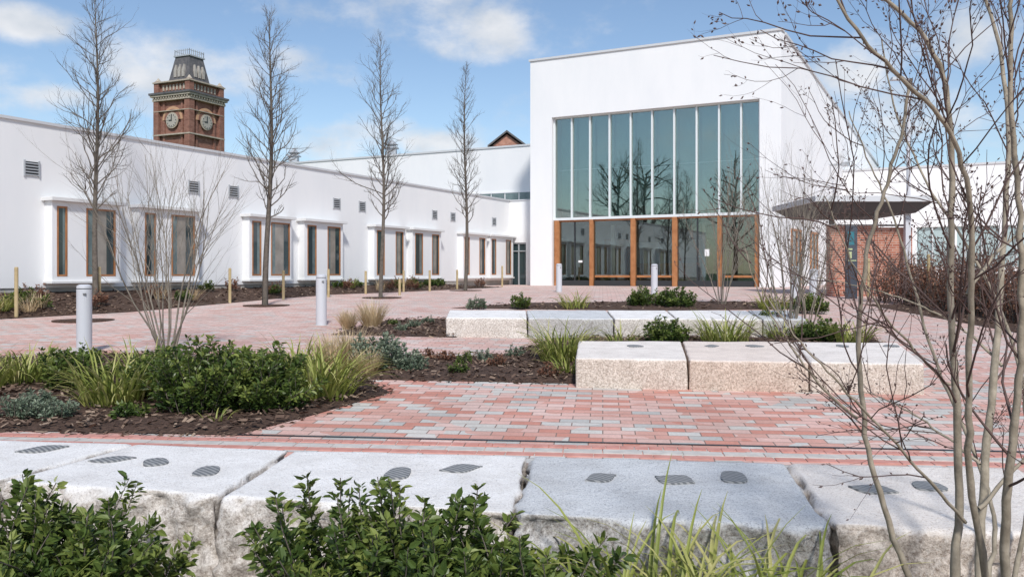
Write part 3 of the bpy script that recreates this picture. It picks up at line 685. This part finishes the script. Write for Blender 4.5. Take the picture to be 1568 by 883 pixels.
w=MB(); w.box(W0,xa(1273),xa(1279),Yb+.1,Yb+.22,3.1,3.42); w.obj('canopy_brackets',M_dark,sh)
sg=empty('totem_sign'); Ys=25.4; w=MB(); w.box(W0,(1296-CX)/F*Ys,(1313-CX)/F*Ys,Ys,Ys+.12,gz(Ys),2.98); w.obj('panel',mat('sign_panel',(.06,.07,.09),.4,.5),sg,.008)
w=MB(); w.box(W0,(1298-CX)/F*Ys,(1308-CX)/F*Ys,Ys-.006,Ys,2.4,2.8); w.obj('map_patch',mat('sign_teal',(.04,.18,.22),.5),sg)
w=MB(); w.box(W0,(1300-CX)/F*Ys,(1304-CX)/F*Ys,Ys-.011,Ys-.006,2.0,2.2); w.box(W0,(1299-CX)/F*Ys,(1305-CX)/F*Ys,Ys-.011,Ys-.006,2.25,2.3); w.box(W0,(1299-CX)/F*Ys,(1311-CX)/F*Ys,Ys-.011,Ys-.006,1.92,1.95); w.obj('lettering',mat('sign_ink',(.5,.55,.3),.5),sg)
def lamp(px,Y,ztop):
    e=empty('street_lamp'); x=(px-CX)/F*Y; w=MB(); w.cyl((x,Y),.10,gz(Y)-.1,gz(Y)+1.2,16); w.cyl((x,Y),.075,gz(Y)+1.2,ztop,16,.055); w.obj('pole',M_boll,e)
    w=MB(); w.box(W0,x-.5,x+.05,Y-.03,Y+.03,ztop-.02,ztop+.03); w.hexa([(x-.62,Y-.12,ztop-.04),(x-.12,Y-.12,ztop-.03),(x-.12,Y+.12,ztop-.03),(x-.62,Y+.12,ztop-.04),(x-.58,Y-.08,ztop+.07),(x-.15,Y-.08,ztop+.09),(x-.15,Y+.08,ztop+.09),(x-.58,Y+.08,ztop+.07)]); w.obj('lantern',M_grey,e)
lamp(1391,30,8.4)
e=empty('wall_camera'); w=MB(); q=FE+dn*9; w.box((q,dn,-nn),0,.1,0,.6,7.0,7.1); w.box((q,dn,-nn),-.15,.25,.6,.9,6.95,7.15); w.obj('housing',M_grey,e)

# ---------------- clock tower ----------------
tw_=empty('clock_tower'); TY=130; tx=(290-CX)/F*TY; Z=lambda py:EYE+(HY-py)/F*TY
tw_.location=(tx,TY,0); tw_.rotation_euler=(0,0,math.radians(45)+math.atan2(-tx,TY)*1.0)
def tb(fn,m,name):
    w=MB(); fn(w); return w.obj(name,m,tw_)
hs=3.1
def body(w): w.box(W0,-hs,hs,-hs,hs,0,Z(156)); w.box(W0,-hs,hs,-hs,hs,Z(147),Z(133))
tb(body,M_tbrick,'shaft')
def piers(w):
    for sx in(-1,1):
        for sy in(-1,1):
            w.box(W0,sx*hs-.5,sx*hs+.5,sy*hs-.5,sy*hs+.5,0,Z(160)); w.box(W0,sx*hs-.45,sx*hs+.45,sy*hs-.45,sy*hs+.45,Z(147),Z(130))
    for sx in (-1,1):
        o=sx*(hs-1.3)
        w.box(W0,o-.18,o+.18,-hs-.2,hs+.2,Z(230),Z(160)); w.box(W0,-hs-.2,hs+.2,o-.18,o+.18,Z(230),Z(160))
tb(piers,M_tbrick,'piers')
def stone(w):
    w.box(W0,-hs-.62,hs+.62,-hs-.62,hs+.62,Z(160),Z(157)); w.box(W0,-hs-.85,hs+.85,-hs-.85,hs+.85,Z(154),Z(151))
    w.box(W0,-hs-.6,hs+.6,-hs-.6,hs+.6,Z(133),Z(131)); w.box(W0,-hs-.55,hs+.55,-hs-.55,hs+.55,Z(212),Z(210)); w.box(W0,-hs-.53,hs+.53,-hs-.53,hs+.53,Z(176),Z(175))
    for i in range(14):
        o=-hs-.4+i*.52; w.box(W0,o,o+.22,-hs-.75,hs+.75,Z(157),Z(154)); w.box(W0,-hs-.75,hs+.75,o,o+.22,Z(157),Z(154))
    for i in range(7):
        o=-hs+.85+i*.68; w.box(W0,o,o+.3,-hs-.12,hs+.12,Z(144),Z(136)); w.box(W0,-hs-.12,hs+.12,o,o+.3,Z(144),Z(136))
    for sx in(-1,1):
        for sy in(-1,1): w.cyl((sx*hs,sy*hs),.5,Z(130),Z(124),8,.05)
tb(stone,M_cream,'cornices')
tb(lambda w:(w.box(W0,-hs-1.0,hs+1.0,-hs-1.0,hs+1.0,Z(151),Z(148))),M_slate,'cornice_cap')
def roof(w):
    b,t=2.15,1.4; w.hexa([(-b,-b,Z(131)),(b,-b,Z(131)),(b,b,Z(131)),(-b,b,Z(131)),(-t,-t,Z(90)),(t,-t,Z(90)),(t,t,Z(90)),(-t,t,Z(90))])
tb(roof,M_slate,'mansard_roof')
def crest(w):
    t=1.45; w.box(W0,-t-.15,t+.15,-t-.15,t+.15,Z(90),Z(88))
    for i in range(8):
        o=-t+i*2*t/7
        for s in (-t,t): w.box(W0,o-.04,o+.04,s-.04,s+.04,Z(88),Z(79)); w.box(W0,s-.04,s+.04,o-.04,o+.04,Z(88),Z(79))
    for s in (-t,t): w.box(W0,-t,t,s-.03,s+.03,Z(81.5),Z(80.8)); w.box(W0,s-.03,s+.03,-t,t,Z(81.5),Z(80.8))
tb(crest,M_grey,'iron_cresting')
def disc(w,face,r,off,z,n=28,half=False,cx=0):
    k=len(w.v); pts=[]
    for i in range(n):
        a=(math.pi if half else 2*math.pi)*i/(n-1 if half else n); pts.append((cx+r*math.cos(a),r*math.sin(a)))
    for o in (0,.12):
        for x,y in pts:
            w.v.append((x,-(hs+off+o),z+y) if face==0 else (-(hs+off+o),x,z+y))
    w.f.append(tuple(range(k,k+n))); w.f.append(tuple(range(k+n,k+2*n)))
    for i in range(n): w.f.append((k+i,k+(i+1)%n,k+n+(i+1)%n,k+n+i))
zc=Z(190)
tb(lambda w:[disc(w,s,2.0,.15,zc+.1,half=True) for s in(0,1)],M_orange,'arches')
tb(lambda w:[disc(w,s,1.6,.20,zc+.1,half=True) for s in(0,1)],M_tbrick,'tympana')
tb(lambda w:[disc(w,s,1.2,.25,zc) for s in(0,1)],M_cream,'clock_rims')
tb(lambda w:[disc(w,s,1.0,.32,zc) for s in(0,1)],M_clock,'clock_faces')
def hands(w):
    o=hs+.46; w.box(W0,-.07,.07,-o-.05,-o,zc-.1,zc+.85); w.box(W0,-o-.05,-o,-.07,.07,zc-.1,zc+.85); w.box(W0,-.55,.05,-o-.05,-o,zc-.07,zc+.07); w.box(W0,-o-.05,-o,-.05,.55,zc-.07,zc+.07)
    for i in range(12):
        c,s=math.cos(i*math.pi/6)*.85,math.sin(i*math.pi/6)*.85
        w.box(W0,c-.06,c+.06,-o-.02,-o+.01,zc+s-.06,zc+s+.06); w.box(W0,-o-.02,-o+.01,c-.06,c+.06,zc+s-.06,zc+s+.06)
tb(hands,M_dark,'clock_hands')
def dorm(w):
    for s in (0,1):
        for cx in (-.8,0,.8):
            q=2.12; r=.24
            if s==0: w.prism([(cx-r,-q),(cx+r,-q),(cx+r,-1.6),(cx-r,-1.6)],Z(122),Z(112)); w.hexa([(cx-r,-q,Z(112)),(cx+r,-q,Z(112)),(cx+r,-1.4,Z(112)),(cx-r,-1.4,Z(112)),(cx-.02,-q+.15,Z(103)),(cx+.02,-q+.15,Z(103)),(cx+.02,-1.4,Z(103)),(cx-.02,-1.4,Z(103))])
            else: w.prism([(-q,cx-r),(-q,cx+r),(-1.6,cx+r),(-1.6,cx-r)],Z(122),Z(112)); w.hexa([(-q,cx-r,Z(112)),(-q,cx+r,Z(112)),(-1.4,cx+r,Z(112)),(-1.4,cx-r,Z(112)),(-q+.15,cx-.02,Z(103)),(-q+.15,cx+.02,Z(103)),(-1.4,cx+.02,Z(103)),(-1.4,cx-.02,Z(103))])
tb(dorm,M_dorm,'roof_louvres')
gb_=empty('brick_gabled_house'); Y=75; q=lambda px,py:P(px,py,Y)
a,b,c=q(751,224),q(803,224),q(776,203)
w=MB(); w.prism([(a.x+.1,Y),(b.x-.1,Y),(b.x-.1,Y+8),(a.x+.1,Y+8)],0,a.z-.02); w.obj('walls',M_brick,gb_)
def gab(w,a,b,c,y0,y1,z):
    k=len(w.v); w.v+=[(a,y0,z),(b,y0,z),(c[0],y0,c[1]),(a,y1,z),(b,y1,z),(c[0],y1,c[1])]; w.f+=[(k,k+1,k+2),(k+3,k+5,k+4),(k,k+2,k+5,k+3),(k+1,k+4,k+5,k+2),(k,k+3,k+4,k+1)]
w=MB(); gab(w,a.x+.1,b.x-.1,(c.x,c.z-.15),Y-.0,Y+8,a.z); w.obj('gable',M_brick,gb_)
w=MB()
for s,e0 in ((-1,a),(1,b)):
    w.hexa([(e0.x+s*.25,Y-.35,e0.z-.12),(c.x,Y-.35,c.z),(c.x,Y+8,c.z),(e0.x+s*.25,Y+8,e0.z-.12),(e0.x+s*.25,Y-.35,e0.z+.05),(c.x,Y-.35,c.z+.17),(c.x,Y+8,c.z+.17),(e0.x+s*.25,Y+8,e0.z+.05)])
w.obj('roof',M_slate,gb_)
for px,py,Yc in ((450,243,60),(600,231,56)):
    p=P(px,py,Yc); e=empty('roof_vent_cowl'); w=MB(); w.box(W0,p.x-.3,p.x+.3,Yc-.3,Yc+.3,8,p.z+.15); w.box(W0,p.x-.42,p.x+.42,Yc-.42,Yc+.42,p.z+.15,p.z+.22); w.box(W0,p.x-.22,p.x+.22,Yc-.22,Yc+.22,p.z+.22,p.z+.4); w.cyl((p.x,Yc),.4,p.z+.4,p.z+.72,12,.05); w.obj('cowl',M_grey,e)

# ---------------- world ----------------
sun_dir=Vector((.10,-.80,.82)).normalized(); el=math.asin(sun_dir.z); rot=math.atan2(sun_dir.x,sun_dir.y)
wd=bpy.data.worlds.new('World'); scene.world=wd; wd.use_nodes=True; nt=wd.node_tree; nt.nodes.clear()
class WM: node_tree=nt
W_=WM()
out=N(W_,'ShaderNodeOutputWorld'); bg=N(W_,'ShaderNodeBackground'); bg.inputs[1].default_value=.14; L(W_,bg.outputs[0],out.inputs[0])
sky=N(W_,'ShaderNodeTexSky'); sky.sky_type='NISHITA'; sky.sun_disc=False; sky.sun_elevation=el; sky.sun_rotation=rot; sky.air_density=1.0; sky.dust_density=.6; sky.ozone_density=2.0
tc=N(W_,'ShaderNodeTexCoord')
def vm(op,a,b=None):
    n=N(W_,'ShaderNodeVectorMath'); n.operation=op; L(W_,a,n.inputs[0])
    if b is not None:
        if isinstance(b,tuple): n.inputs[1].default_value=b
        else: L(W_,b,n.inputs[1])
    return n
def mt(op,a,b=None,c=None):
    n=N(W_,'ShaderNodeMath'); n.operation=op
    for i,x in enumerate((a,b,c)):
        if x is None: continue
        if isinstance(x,(int,float)): n.inputs[i].default_value=x
        else: L(W_,x,n.inputs[i])
    return n.outputs[0]
mapn=N(W_,'ShaderNodeMapping'); mapn.inputs['Scale'].default_value=(1,1,1.7); mapn.inputs['Location'].default_value=(.3,.1,.0); L(W_,tc.outputs['Generated'],mapn.inputs[0])
n1=N(W_,'ShaderNodeTexNoise'); n1.inputs['Scale'].default_value=9; n1.inputs['Detail'].default_value=9; n1.inputs['Roughness'].default_value=.6; L(W_,mapn.outputs[0],n1.inputs['Vector'])
acc=None
for px,py,sx,sy in ((650,15,150,60),(740,35,70,50),(250,110,110,60),(330,120,110,50),(470,105,70,30),(540,210,80,40),(650,222,80,20),(1310,115,60,50),(1390,175,100,55),(1500,60,60,40),(40,40,70,25),(100,150,80,20),(-300,100,200,80),(1900,120,200,80),(600,-250,300,80),(1300,-300,300,90)):
    v_=Vector(((px-CX)/F,1,(HY-py)/F)).normalized(); sb=vm('SUBTRACT',tc.outputs['Generated'],tuple(v_)); ml=vm('MULTIPLY',sb.outputs[0],(F/sx*.9,F/sx*.4,F/sy*.9)); ln=vm('LENGTH',ml.outputs[0])
    g_=mt('SUBTRACT',1.25,ln.outputs['Value']); g_=mt('MAXIMUM',g_,0); acc=g_ if acc is None else mt('MAXIMUM',acc,g_)
acc=mt('MINIMUM',acc,.9)
msk=mt('MULTIPLY_ADD',acc,.36,n1.outputs['Fac'])
mr=N(W_,'ShaderNodeMapRange'); mr.interpolation_type='SMOOTHSTEP'; mr.inputs[1].default_value=.54; mr.inputs[2].default_value=.92; mr.inputs[4].default_value=.88; L(W_,msk,mr.inputs[0])
n2=N(W_,'ShaderNodeTexNoise'); n2.inputs['Scale'].default_value=14; n2.inputs['Detail'].default_value=6; L(W_,mapn.outputs[0],n2.inputs['Vector'])
cc=ramp(W_,n2.outputs['Fac'],[(.35,(4.6,4.9,5.3)),(.65,(6.5,6.5,6.6))])
mx=N(W_,'ShaderNodeMix'); mx.data_type='RGBA'; L(W_,mr.outputs[0],mx.inputs[0]); L(W_,sky.outputs[0],mx.inputs[6]); L(W_,cc,mx.inputs[7]); L(W_,mx.outputs[2],bg.inputs[0])

sl=bpy.data.lights.new('sun','SUN'); sl.energy=3.6; sl.angle=math.radians(6); sl.color=(1,.965,.925)
so=bpy.data.objects.new('sun',sl); link(so); so.rotation_euler=sun_dir.to_track_quat('Z','Y').to_euler()

cam=bpy.data.cameras.new('camera'); cam.sensor_width=36; cam.lens=36*F/1568; cam.shift_y=-(441.5-HY)/1568; cam.clip_end=5000; cam.clip_start=.05
co=bpy.data.objects.new('camera',cam); link(co); co.location=(0,0,EYE); co.rotation_euler=(math.radians(90),0,0); scene.camera=co
scene.view_settings.view_transform='Standard'; scene.view_settings.look='None'; scene.view_settings.exposure=0
